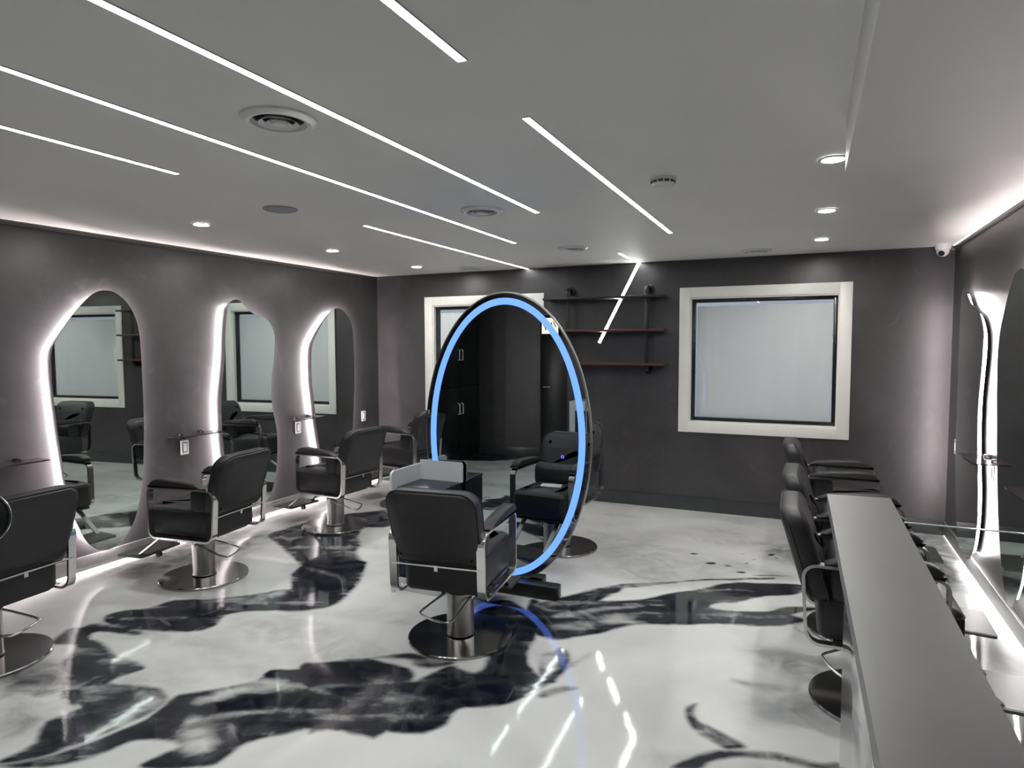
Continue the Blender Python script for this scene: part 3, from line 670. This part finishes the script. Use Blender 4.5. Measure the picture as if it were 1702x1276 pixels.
M1 = [(3.126, 1.994), (3.199, 1.984), (3.284, 1.925), (3.345, 1.838), (3.38, 1.729), (3.394, 1.57), (3.398, 1.349), (3.4, 1.138), (3.398, 0.976), (3.389, 0.815), (3.374, 0.616), (3.344, 0.459), (3.298, 0.307), (3.228, 0.201), (3.15, 0.14), (3.075, 0.122), (3.003, 0.137), (2.935, 0.192), (2.892, 0.256), (2.861, 0.333), (2.831, 0.409), (2.807, 0.494), (2.776, 0.647), (2.757, 0.82), (2.738, 1.0), (2.721, 1.218), (2.712, 1.382), (2.712, 1.49), (2.722, 1.565), (2.742, 1.62), (2.798, 1.705), (2.867, 1.8), (2.936, 1.88), (3.007, 1.948), (3.066, 1.983)]
M2 = [(4.287, 2.0), (4.339, 1.989), (4.384, 1.956), (4.436, 1.914), (4.506, 1.884), (4.602, 1.864), (4.676, 1.835), (4.733, 1.774), (4.762, 1.699), (4.762, 1.61), (4.739, 1.433), (4.715, 1.32), (4.703, 1.194), (4.707, 1.048), (4.734, 0.918), (4.76, 0.812), (4.768, 0.682), (4.76, 0.528), (4.738, 0.39), (4.699, 0.268), (4.645, 0.176), (4.56, 0.13), (4.45, 0.122), (4.34, 0.15), (4.24, 0.24), (4.165, 0.37), (4.12, 0.55), (4.101, 0.714), (4.092, 0.862), (4.09, 1.036), (4.093, 1.151), (4.106, 1.242), (4.127, 1.38), (4.143, 1.495), (4.161, 1.726), (4.18, 1.865), (4.197, 1.941), (4.228, 1.977)]
M3 = [(5.67, 1.992), (5.782, 1.966), (5.871, 1.889), (5.927, 1.773), (5.942, 1.61), (5.947, 1.386), (5.939, 1.163), (5.925, 0.939), (5.905, 0.746), (5.888, 0.605), (5.86, 0.45), (5.82, 0.32), (5.75, 0.2), (5.66, 0.138), (5.58, 0.122), (5.5, 0.135), (5.42, 0.21), (5.38, 0.30), (5.355, 0.434), (5.305, 0.693), (5.278, 0.86), (5.256, 1.04), (5.234, 1.202), (5.229, 1.366), (5.236, 1.529), (5.262, 1.624), (5.325, 1.72), (5.41, 1.818), (5.496, 1.904), (5.575, 1.968)]
R1 = [(5.75, 2.0), (5.682, 1.982), (5.6, 1.925), (5.479, 1.87), (5.304, 1.83), (5.173, 1.752), (5.101, 1.65), (5.097, 1.533), (5.13, 1.38), (5.16, 1.25), (5.168, 1.1), (5.145, 0.92), (5.117, 0.777), (5.077, 0.6), (5.085, 0.42), (5.14, 0.26), (5.22, 0.165), (5.34, 0.122), (5.5, 0.122), (5.62, 0.18), (5.7, 0.3), (5.77, 0.5), (5.82, 0.75), (5.84, 1.0), (5.845, 1.4), (5.85, 1.7), (5.845, 1.88), (5.81, 1.97)]
R2 = [(4.276, 1.985), (4.33, 1.996), (4.431, 1.982), (4.506, 1.926), (4.568, 1.86), (4.629, 1.775), (4.692, 1.687), (4.725, 1.58), (4.728, 1.454), (4.71, 1.3), (4.684, 1.143), (4.652, 0.942), (4.598, 0.702), (4.551, 0.548), (4.488, 0.401), (4.40, 0.26), (4.31, 0.19), (4.22, 0.2), (4.14, 0.3), (4.08, 0.42), (4.04, 0.6), (4.02, 0.9), (4.02, 1.3), (4.03, 1.6), (4.07, 1.78), (4.14, 1.9), (4.21, 1.965)]
wall_mirror('wall_mirror', M1, XL, 1, 'pear shaped backlit mirror on left wall, nearest and largest', 3.8)
wall_mirror('wall_mirror', M2, XL, 1, 'wavy backlit mirror in the middle of the left wall', 3.0)
wall_mirror('wall_mirror', M3, XL, 1, 'pear shaped backlit mirror on left wall, nearest the corner', 1.6)
wall_mirror('wall_mirror', R1, XR, -1, 'wavy backlit mirror on right wall, nearest the corner')
wall_mirror('wall_mirror', R2, XR, -1, 'backlit mirror on right wall, cut by the picture edge')

def glass_shelf(x, s, y0, y1, z, label):
    o = empty('glass_shelf', (x, (y0 + y1) / 2, z)); hl = (y1 - y0) / 2
    pl = rrect(-hl, 0.012, hl, 0.155, 0.01, 3)
    MB().prism(pl, lambda p, k: (s * p[1], p[0], 0.004 if k else -0.004)).build('plate', 'smoke', o)
    for dy in (-hl * 0.5, hl * 0.42):
        MB().lathe([(0.0, 0.0), (0.02, 0.0), (0.022, s * 0.004), (0.022, s * 0.03), (0.018, s * 0.038), (0, s * 0.038)], 20, c=(0, dy, 0.0), axis='x').build('clamp', 'black', o)
    tag(o, label, 'shelf', 'smoked glass tool shelves')
def outlet(x, s, y, z, label):
    o = empty('outlet', (x, y, z))
    MB().prism(rrect(-0.036, -0.058, 0.036, 0.058, 0.006, 3), lambda p, k: (s * (0.005 if k else 0.0), p[0], p[1])).build('cover_plate', 'plastic', o)
    MB().box((s * 0.0045, -0.021, -0.040), (s * 0.0065, 0.021, 0.040)).build('surround', 'black', o)
    MB().box((s * 0.006, -0.016, -0.034), (s * 0.0085, 0.016, 0.034), 0.001).build('socket', 'plastic', o)
    tag(o, label, 'outlet', 'wall outlets under the shelves')
glass_shelf(XL, 1, 2.20, 2.63, 0.86, 'smoked glass shelf left of the largest mirror, at picture edge')
glass_shelf(XL, 1, 3.60, 4.03, 0.875, 'smoked glass shelf between the first and second left mirrors')
glass_shelf(XL, 1, 4.90, 5.33, 0.875, 'smoked glass shelf between the second and third left mirrors')
glass_shelf(XR, -1, 4.72, 5.15, 0.875, 'smoked glass shelf between the two right wall mirrors')
glass_shelf(XR, -1, 3.62, 4.02, 0.875, 'smoked glass shelf before the nearer right mirror, at picture edge')
outlet(XL, 1, 3.76, 0.77, 'white outlet under the shelf right of the largest left mirror')
outlet(XL, 1, 5.07, 0.78, 'white outlet under the shelf beside the corner mirror')
outlet(XL, 1, 6.13, 0.79, 'white outlet in the back left corner past the last mirror')
outlet(XR, -1, 6.12, 0.79, 'white outlet in the back right corner')
outlet(XR, -1, 4.98, 0.79, 'white outlet between the right wall mirrors')

# ------------------------------------------------------------------ pipe shelf on the back wall
o = empty('pipe_shelf', (-1.86, YB, 1.3))
SD = 0.115                                       # the pipes stand this far off the wall
for xx in (-0.37, 0.43):
    mb = MB()
    zt, zb = 0.84, 0.05
    path = [(xx, -0.02, zt)] + [(xx, -SD + 0.035 - 0.035 * math.sin(t), zt - 0.035 + 0.035 * math.cos(t)) for t in [math.pi / 2 * k / 5 for k in range(6)]]
    path += [(xx, -SD + 0.035 - 0.035 * math.cos(t), zb + 0.035 - 0.035 * math.sin(t)) for t in [math.pi / 2 * k / 5 for k in range(6)]] + [(xx, -0.02, zb)]
    mb.tube(path, 0.018, 12); mb.build('pipe', 'black', o)
    for z in (zt, zb):
        MB().lathe([(0.0, 0.0), (0.045, 0.0), (0.045, -0.008), (0.024, -0.012), (0.022, -0.03), (0.0, -0.03)], 24, c=(xx, 0, z), axis='y').build('flange', 'black', o)
        e = MB(); sg = 1 if z == zb else -1
        e.tube([(xx, -SD + 0.055, z), (xx, -SD + 0.02, z), (xx, -SD + 0.004, z + sg * 0.008), (xx, -SD, z + sg * 0.028), (xx, -SD, z + sg * 0.055)], 0.0255, 12)
        e.build('elbow', 'black', o)
for z, mname, lb in ((0.755, 'wood_black', 'black top plank'), (0.435, 'wood_red', 'red brown plank'), (0.108, 'wood_red', 'red brown plank')):
    MB().box((-0.61, -0.205, z - 0.011), (0.61, -0.02, z + 0.011), 0.002).build('plank', mname, o)['label'] = lb
tag(o, 'black iron pipe shelf with three planks on the back wall', 'shelf')
# ------------------------------------------------------------------ styling chairs (front = +Y, origin on the floor)
def layered(mb, outline, layers, fn):
    """cushion: stacked insets of an outline; layers = (position, inset); fn(p2, pos) -> 3-D"""
    rings = []
    for pos, ins in layers:
        rings.append([fn(p, pos) for p in (inset(outline, ins) if ins > 0 else outline)])
    n = len(outline); V = [v for rg in rings for v in rg]; F = []
    for i in range(len(rings) - 1):
        for k in range(n):
            F.append([i * n + k, i * n + (k + 1) % n, (i + 1) * n + (k + 1) % n, (i + 1) * n + k])
    F.append(list(range(n))[::-1]); F.append([(len(rings) - 1) * n + k for k in range(n)])
    mb._add(V, F); return mb

def make_chair():
    c = empty('styling_chair')
    # base disc, column
    MB().lathe([(0, 0.021), (0.12, 0.0195), (0.2825, 0.017), (0.286, 0.012), (0.286, 0.0), (0, 0.0)], 64).build('base', 'darkchrome', c, sharp=0.4)
    MB().lathe([(0, 0.022), (0.078, 0.026), (0.074, 0.034), (0.074, 0.262), (0, 0.262)], 40).build('column', 'brushed', c)
    MB().lathe([(0, 0.262), (0.078, 0.258), (0.080, 0.266), (0.078, 0.276), (0.040, 0.284), (0, 0.284)], 36).build('collar', 'blackrubber', c)
    MB().lathe([(0, 0.12), (0.030, 0.12), (0.030, 0.32), (0, 0.32)], 24).build('piston', 'chrome', c)
    # seat
    so = rrect(-0.212, -0.262, 0.212, 0.275, 0.045, 5)
    b = MB(); layered(b, so, [(0.338, 0.03), (0.343, 0.012), (0.362, 0.0), (0.485, 0.0), (0.512, 0.008), (0.526, 0.024), (0.534, 0.055), (0.537, 0.10)], lambda p, z: (p[0], p[1], z + 0.012 * max(0, p[1])))
    seat = b.build('seat', 'leather', c)
    MB().box((-0.20, -0.20, 0.318), (0.20, 0.24, 0.338), 0.004).build('seat_board', 'blackrubber', c)
    pts = [(p[0], p[1], 0.503 + 0.012 * max(0, p[1])) for p in inset(so, 0.002)]
    MB().tube(pts, 0.0035, 6, closed=True).build('seam', 'padblack', seat)
    # backrest
    z0, z1 = 0.500, 0.892
    bo = rrect(-0.242, z0, 0.242, z1, [0.05, 0.05, 0.085, 0.085], 6)
    lean = lambda z: -0.255 - 0.10 * (z - z0) / (z1 - z0) - 0.02 * ((z - z0) / (z1 - z0)) ** 2
    wid = lambda z: 0.96 + 0.055 * (z - z0) / (z1 - z0)
    fb = lambda p, y: (p[0] * wid(p[1]), y + lean(p[1]) - 0.018 * (1 - (p[0] / 0.242) ** 2), p[1])
    b = MB(); layered(b, bo, [(-0.052, 0.07), (-0.050, 0.035), (-0.042, 0.014), (-0.026, 0.002), (-0.012, 0.0), (0.030, 0.0), (0.045, 0.006), (0.056, 0.024), (0.062, 0.06), (0.064, 0.12)], fb)
    back = b.build('backrest', 'leather', c)
    for y_, i_ in ((0.040, 0.002), (-0.030, 0.003)):
        MB().tube([fb(p, y_) for p in inset(bo, i_)], 0.004, 6, closed=True).build('piping', 'padblack', back)
    # lumbar roll at the foot of the backrest
    lo = rrect(-0.075, 0.50, 0.055, 0.675, [0.055, 0.055, 0.06, 0.05], 6)
    lay = [(-0.212, 0.03), (-0.209, 0.012), (-0.199, 0.0), (0.199, 0.0), (0.209, 0.012), (0.212, 0.03)]
    b = MB(); layered(b, lo, lay, lambda p, x: (x, p[0] - 0.145, p[1])); b.build('lumbar_cushion', 'leather', c)
    b = MB(); b.box((-0.242, -0.322, 0.490), (0.242, -0.310, 0.498)); b.box((-0.010, -0.324, 0.470), (0.010, -0.308, 0.50)); b.build('back_bar', 'chrome', c)
    # chrome loop each side, with padded armrest
    for s in (-1, 1):
        x = s * 0.238
        base = rrect(-0.325, 0.332, 0.205, 0.668, [0.055, 0.05, 0.05, 0.055], 6)
        pth = [(x, y + (0.02 * (0.668 - z) / 0.336 if y < -0.1 else 0), z) for y, z in base]
        fr = MB().ribbon(pth, (1, 0, 0), 0.042, 0.013).build('side_frame', 'chrome', c)
        bt = MB()
        for y in (-0.20, 0.10): bt.lathe([(0, 0), (0.009, 0), (0.009, 0.008), (0, 0.009)] if s > 0 else [(0, 0), (0.009, 0), (0.009, -0.008), (0, -0.009)], 12, c=(x + s * 0.006, y, 0.333), axis='x')
        bt.build('bolt', 'chrome', fr)
        ap = [(-0.215, 0.674), (-0.208, 0.698), (-0.165, 0.711), (-0.05, 0.722), (0.08, 0.730), (0.140, 0.724), (0.172, 0.705), (0.178, 0.684), (0.160, 0.675)]
        ol = spline(ap, 3)
        b = MB(); layered(b, ol, [(-0.034, 0.010), (-0.031, 0.004), (-0.024, 0.0), (0.024, 0.0), (0.031, 0.004), (0.034, 0.010)], lambda p, w, x=x: (x + w, p[0], p[1]))
        b.build('armrest', 'padblack', c)
    MB().box((-0.238, -0.10, 0.330), (0.238, -0.06, 0.340)).build('seat_rail', 'chrome', c)
    # pump lever: bent rod loop
    lp = [(-0.01, 0.078, 0.240), (0.05, 0.088, 0.226), (0.15, 0.108, 0.190), (0.195, 0.108, 0.176), (0.212, 0.085, 0.170), (0.220, 0.0, 0.168), (0.212, -0.085, 0.170), (0.195, -0.108, 0.176), (0.15, -0.108, 0.190), (0.05, -0.088, 0.226), (-0.01, -0.078, 0.240)]
    lv = MB().tube(spline(lp, 4, closed=False), 0.0062, 8)
    for q in (lp[0], lp[-1]): lv.box((q[0] - 0.014, q[1] - 0.012, q[2] - 0.012), (q[0] + 0.014, q[1] + 0.012, q[2] + 0.012), 0.004)
    lv.build('pump_lever', 'chrome', c)
    # foot rest
    for s in (-1, 1):
        MB().ribbon([(s * 0.135, 0.10, 0.330), (s * 0.135, 0.19, 0.322), (s * 0.135, 0.29, 0.25), (s * 0.135, 0.43, 0.150), (s * 0.135, 0.56, 0.136)], (1, 0, 0), 0.034, 0.010, closed=False).build('footrest_arm', 'chrome', c)
    fp = MB(); fp.prism(rrect(-0.175, 0.36, 0.175, 0.585, 0.018, 3), lambda p, k: (p[0], p[1], 0.146 + (0.014 if k else 0) - 0.03 * (p[1] - 0.36)))
    plate = fp.build('foot_plate', 'plate', c)
    MB().prism(rrect(-0.165, 0.372, 0.165, 0.573, 0.012, 3), lambda p, k: (p[0], p[1], 0.1595 + (0.002 if k else 0) - 0.03 * (p[1] - 0.36))).build('tread', 'plate', plate)
    MB().tube([(-0.012, 0.39, 0.122), (0.012, 0.39, 0.122)], 0.018, 16).build('stop_wheel', 'blackrubber', plate)
    MB().box((-0.012, 0.378, 0.126), (0.012, 0.402, 0.148)).build('wheel_bracket', 'blackrubber', plate)
    return c

proto = make_chair(); index_tree()
R_ = math.radians
CHAIRS = [   # x, y, facing (degrees from +Y towards -X), seat pumped up by, lever turn, label, group
    (-1.715, 3.10, 7, 0, 250, 'styling chair seen from behind, facing the blue lit oval mirror', None),
    (-3.79, 1.87, 95, 0, -73, 'styling chair cut by the left picture edge, its back towards us', 'chairs along the left mirrors'),
    (-3.79, 3.20, 97, 0, -73, 'styling chair before the largest left mirror, footrest towards the wall', 'chairs along the left mirrors'),
    (-3.79, 4.59, 86, 0, -62, 'styling chair before the wavy left mirror', 'chairs along the left mirrors'),
    (-3.66, 5.55, 80, 0.08, -60, 'styling chair near the back left corner, half behind the oval mirror', 'chairs along the left mirrors'),
    (-1.76, 4.83, 180, 0.07, 20, 'styling chair behind the oval mirror, one armrest showing right of it', None),
    (0.315, 3.26, -89, 0, -67, 'styling chair closest behind the grey bar top, seen side on', 'chairs along the right mirrors'),
    (0.30, 4.06, -91, 0, -70, 'styling chair in the middle of the right row', 'chairs along the right mirrors'),
    (0.26, 5.26, -90, 0, -70, 'styling chair in the right row under the right window', 'chairs along the right mirrors'),
]
for i, (x, y, a, up, lev, lb, gr) in enumerate(CHAIRS):
    o = proto if i == 0 else copy_tree(proto)
    o.location = (x, y, 0); o.rotation_euler = (0, 0, R_(a))
    for ch in [q for q in bpy.data.objects if q.parent == o]:
        nm = ch.name.split('.')[0]
        if nm == 'pump_lever': ch.rotation_euler = (0, 0, R_(lev))
        elif nm not in ('base', 'column', 'collar'): ch.location = (0, 0, up)
    tag(o, lb, 'chair', gr)

# ------------------------------------------------------------------ oval standing mirror with a blue light ring, both sides mirrored
MX, MY, MZ, MA, MBB = -1.80, 3.86, 0.992, 0.585, 0.945
ov = empty('oval_mirror', (MX, MY, 0), R_(1.2))
def ell(a, b, n=96): return [(a * math.cos(2 * math.pi * k / n), MZ + b * math.sin(2 * math.pi * k / n)) for k in range(n)]
def ering(o0, o1, y0, y1, name, mat, parent=ov):
    m = MB(); n = len(o0)
    V = [(p[0], y0, p[1]) for p in o0] + [(p[0], y0, p[1]) for p in o1] + [(p[0], y1, p[1]) for p in o0] + [(p[0], y1, p[1]) for p in o1]; F = []
    for i in range(n):
        j = (i + 1) % n
        F += [[i, j, n + j, n + i], [2 * n + i, 2 * n + j, j, i][::-1], [n + i, n + j, 3 * n + j, 3 * n + i], [2 * n + i, 3 * n + i, 3 * n + j, 2 * n + j]]
    m._add(V, F, True); return m.build(name, mat, parent)
for s, nm in ((-1, 'mirror_glass'), (1, 'mirror_glass')):
    y0, y1 = (0.0, 0.006) if s < 0 else (0.024, 0.030)
    g = MB().prism(ell(MA, MBB), lambda p, k, y0=y0, y1=y1: (p[0], y1 if k else y0, p[1])).build(nm, 'mirror_dark', ov)
    yy = -0.0012 if s < 0 else 0.0302
    rg = ering(ell(MA - 0.036, MBB - 0.036), ell(MA - 0.079, MBB - 0.079), yy, yy + 0.001, 'light_ring', 'ring')
    bv = ering(ell(MA, MBB), ell(MA - 0.007, MBB - 0.007), yy - 0.001, yy + 0.001, 'bevel', 'chrome')
ering(ell(MA + 0.003, MBB + 0.003), ell(MA - 0.01, MBB - 0.01), 0.006, 0.024, 'rim', 'aluminium')
MB().prism(ell(MA - 0.012, MBB - 0.012), lambda p, k: (p[0], 0.0235 if k else 0.0065, p[1])).build('core', 'backing', ov)
MB().box((-0.27, -0.10, 0.0), (0.395, -0.004, 0.085), 0.008).build('base_bar', 'black', ov)
MB().box((-0.27, 0.034, 0.0), (0.25, 0.12, 0.085), 0.008).build('base_bar', 'black', ov)
MB().lathe([(0.006, -0.0022), (0.010, -0.0022), (0.010, -0.001), (0.006, -0.001), (0.006, -0.0022)], 24, c=(0.40, 0, 0.895), axis='y').build('touch_button', 'touch', ov)
tag(ov, 'tall oval standing mirror with glowing blue ring', 'mirror')

# ------------------------------------------------------------------ console of the mirror station
cs = empty('station_cabinet', (-2.435, 3.48, 0))
lp = rrect(0.0, 0.0, 0.51, 0.79, [0.003, 0.003, 0.02, 0.03], 4)
MB().prism(lp, lambda p, k: (0.016 if k else 0.0, p[0], p[1])).build('side_panel', 'acrylic', cs)
dp = rrect(0.017, 0.682, 0.345, 0.815, [0.003, 0.003, 0.022, 0.003], 5)
MB().prism(dp, lambda p, k: (p[0], 0.352 if k else 0.338, p[1])).build('divider', 'acrylic', cs)
MB().box((0.017, 0.06, 0.0), (0.335, 0.076, 0.085), 0.002).build('plinth', 'acrylic', cs)
MB().box((0.017, 0.078, 0.086), (0.322, 0.333, 0.10)).build('bottom_board', 'cabinet', cs)
MB().box((0.017, 0.334, 0.0), (0.335, 0.350, 0.681)).build('back_board', 'navy', cs)
MB().box((0.323, 0.078, 0.0), (0.335, 0.333, 0.664)).build('end_panel', 'navy', cs)
MB().box((0.017, 0.06, 0.665), (0.335, 0.333, 0.682), 0.002).build('top_board', 'navy', cs)
for z in (0.10, 0.288, 0.476):
    d = MB().box((0.020, 0.062, z), (0.332, 0.077, z + 0.183), 0.003).build('drawer', 'navy', cs)
    MB().box((0.14, 0.050, z + 0.15), (0.22, 0.062, z + 0.158), 0.001).build('handle', 'chrome', d)
tag(cs, 'white and navy station cabinet standing left of the oval mirror', 'cabinet')
pp = MB(); pp.prism([(-0.09, -0.05), (0.07, -0.06), (0.09, 0.05), (-0.07, 0.06)], lambda p, k: (p[0], p[1], 0.0008 if k else 0.0))
tag(pp.build('paper_sheet', 'plastic', None, (-1.72, 3.13, 0.5405)), 'small white paper on the seat reflected in the oval mirror', 'paper')

# ------------------------------------------------------------------ grey bar in the right foreground, glass screen beside it
br = empty('bar_counter', (0.175, 1.3, 0))
MB().prism([(-0.104, 1.35), (-0.070, -0.85), (0.104, -0.85), (0.100, 1.37)], lambda p, k: (p[0], p[1], 1.05 if k else 1.01), smooth_side=False).build('counter_top', 'bargrey', br)
MB().box((-0.080, -0.85, 0.08), (0.085, 0.56, 1.010), 0.002).build('body', 'barside', br)
MB().box((-0.070, -0.85, 0.0), (0.075, 0.54, 0.08)).build('plinth', 'black', br)
tag(br, 'long narrow grey bar counter in the right foreground', 'counter')
gs = empty('glass_screen', (0.66, 2.33, 0))
MB().box((-0.38, -0.005, 0.004), (0.385, 0.005, 1.046)).build('pane', 'glass', gs)
MB().box((-0.38, -0.0052, 1.046), (0.385, 0.0052, 1.049)).build('polished_edge', 'glassedge', gs)
MB().box((-0.38, -0.012, 0.0), (0.385, 0.012, 0.03)).build('floor_channel', 'aluminium', gs)
tag(gs, 'clear low glass screen right of the grey bar', 'screen')

# ------------------------------------------------------------------ unidentified round dark object, built as a rimmed head on a stand, at the left picture edge
hd = empty('round_object', (-1.851, 0.908, 0))
dv = Vector((1.785, -0.92, 0.42)).normalized()
rot = Matrix.Translation((0, 0, 1.175)) @ Vector((0, 0, 1)).rotation_difference(dv).to_matrix().to_4x4()
def oriented(prof, name, mat, n=40):
    m = MB().lathe(prof, n); bmesh.ops.transform(m.bm, matrix=rot, verts=m.bm.verts[:]); return m.build(name, mat, hd)
oriented([(0, -0.05), (0.035, -0.048), (0.062, -0.03), (0.068, -0.006), (0.068, 0.0), (0.0, 0.0)], 'head', 'frame')
oriented([(0.0, 0.012), (0.03, 0.010), (0.055, 0.004), (0.062, 0.0), (0.0, 0.0)], 'lens', 'frame')
oriented([(0.062, 0.0), (0.064, 0.004), (0.068, 0.004), (0.070, 0.0), (0.068, -0.004), (0.062, 0.0)], 'rim', 'chrome')
MB().tube([(-0.045, 0.02, 1.15), (-0.14, 0.05, 1.12), (-0.20, 0.06, 1.04), (-0.20, 0.06, 0.03)], 0.010, 10).build('pole', 'chrome', hd)
MB().lathe([(0, 0.03), (0.10, 0.022), (0.13, 0.012), (0.135, 0.0), (0, 0.0)], 36, c=(-0.20, 0.06, 0)).build('base', 'black', hd)
tag(hd, 'round dark object with chrome rim at the left picture edge', 'lamp')

# ------------------------------------------------------------------ what the oval mirror shows behind the camera
for i, (yc, hw_) in enumerate(((-0.31, 0.655), (0.655, 0.30))):
    tc = empty('tall_cabinet', (XL + 0.21, yc, 0))
    MB().box((-0.20, -hw_, 0.0), (0.205, hw_, 2.25)).build('body', 'cabinet', tc)
    for s in (-1, 1):
        for z0_, z1_ in ((0.10, 1.02), (1.03, 2.22)):
            d = MB().box((0.206, min(0.002 * s, (hw_ - 0.005) * s), z0_), (0.226, max(0.002 * s, (hw_ - 0.005) * s), z1_), 0.002).build('door', 'cabinet', tc)
            hz = 0.72 if z0_ < 0.5 else 1.46
            MB().tube([(0.226, s * 0.05, hz - 0.07), (0.254, s * 0.05, hz - 0.07), (0.254, s * 0.05, hz + 0.07), (0.226, s * 0.05, hz + 0.07)], 0.008, 8).build('handle', 'plastic', d)
    tag(tc, ('tall black cabinet with pale handles in the reflection, against the far dark wall', 'narrow black cabinet in the reflection, nearer the oval mirror edge')[i], 'cabinet')
sg = empty('light_sign', (-3.11, YF + 0.025, 1.86))
MB().box((-0.13, -0.022, -0.12), (0.13, 0.012, 0.12), 0.004).build('box', 'black', sg)
MB().box((-0.12, 0.012, -0.11), (0.12, 0.016, 0.11)).build('face', 'sign', sg)
for st_ in ([(0.05, 0.06), (0.09, -0.02)], [(0.02, 0.05), (0.03, -0.04), (-0.01, -0.06), (-0.03, -0.03), (-0.03, 0.05)], [(-0.06, 0.04), (-0.06, -0.06), (-0.07, -0.02), (-0.10, 0.02)]):
    MB().tube([(q[0], 0.018, q[1]) for q in st_], 0.007, 6).build('stroke', 'black', sg)
tag(sg, 'small warm glowing sign reflected at the upper right of the oval mirror', 'sign')
rc = empty('reception_unit', (-2.37, YF + 0.30, 0))
MB().box((-0.30, -0.25, 0.0), (0.30, 0.25, 0.86), 0.004).build('body', 'acrylic', rc)
MB().box((-0.22, 0.251, 0.45), (0.10, 0.256, 0.74)).build('inset_panel', 'cabinet', rc)
tag(rc, 'low white unit with dark panel reflected at the right of the oval mirror', 'cabinet')
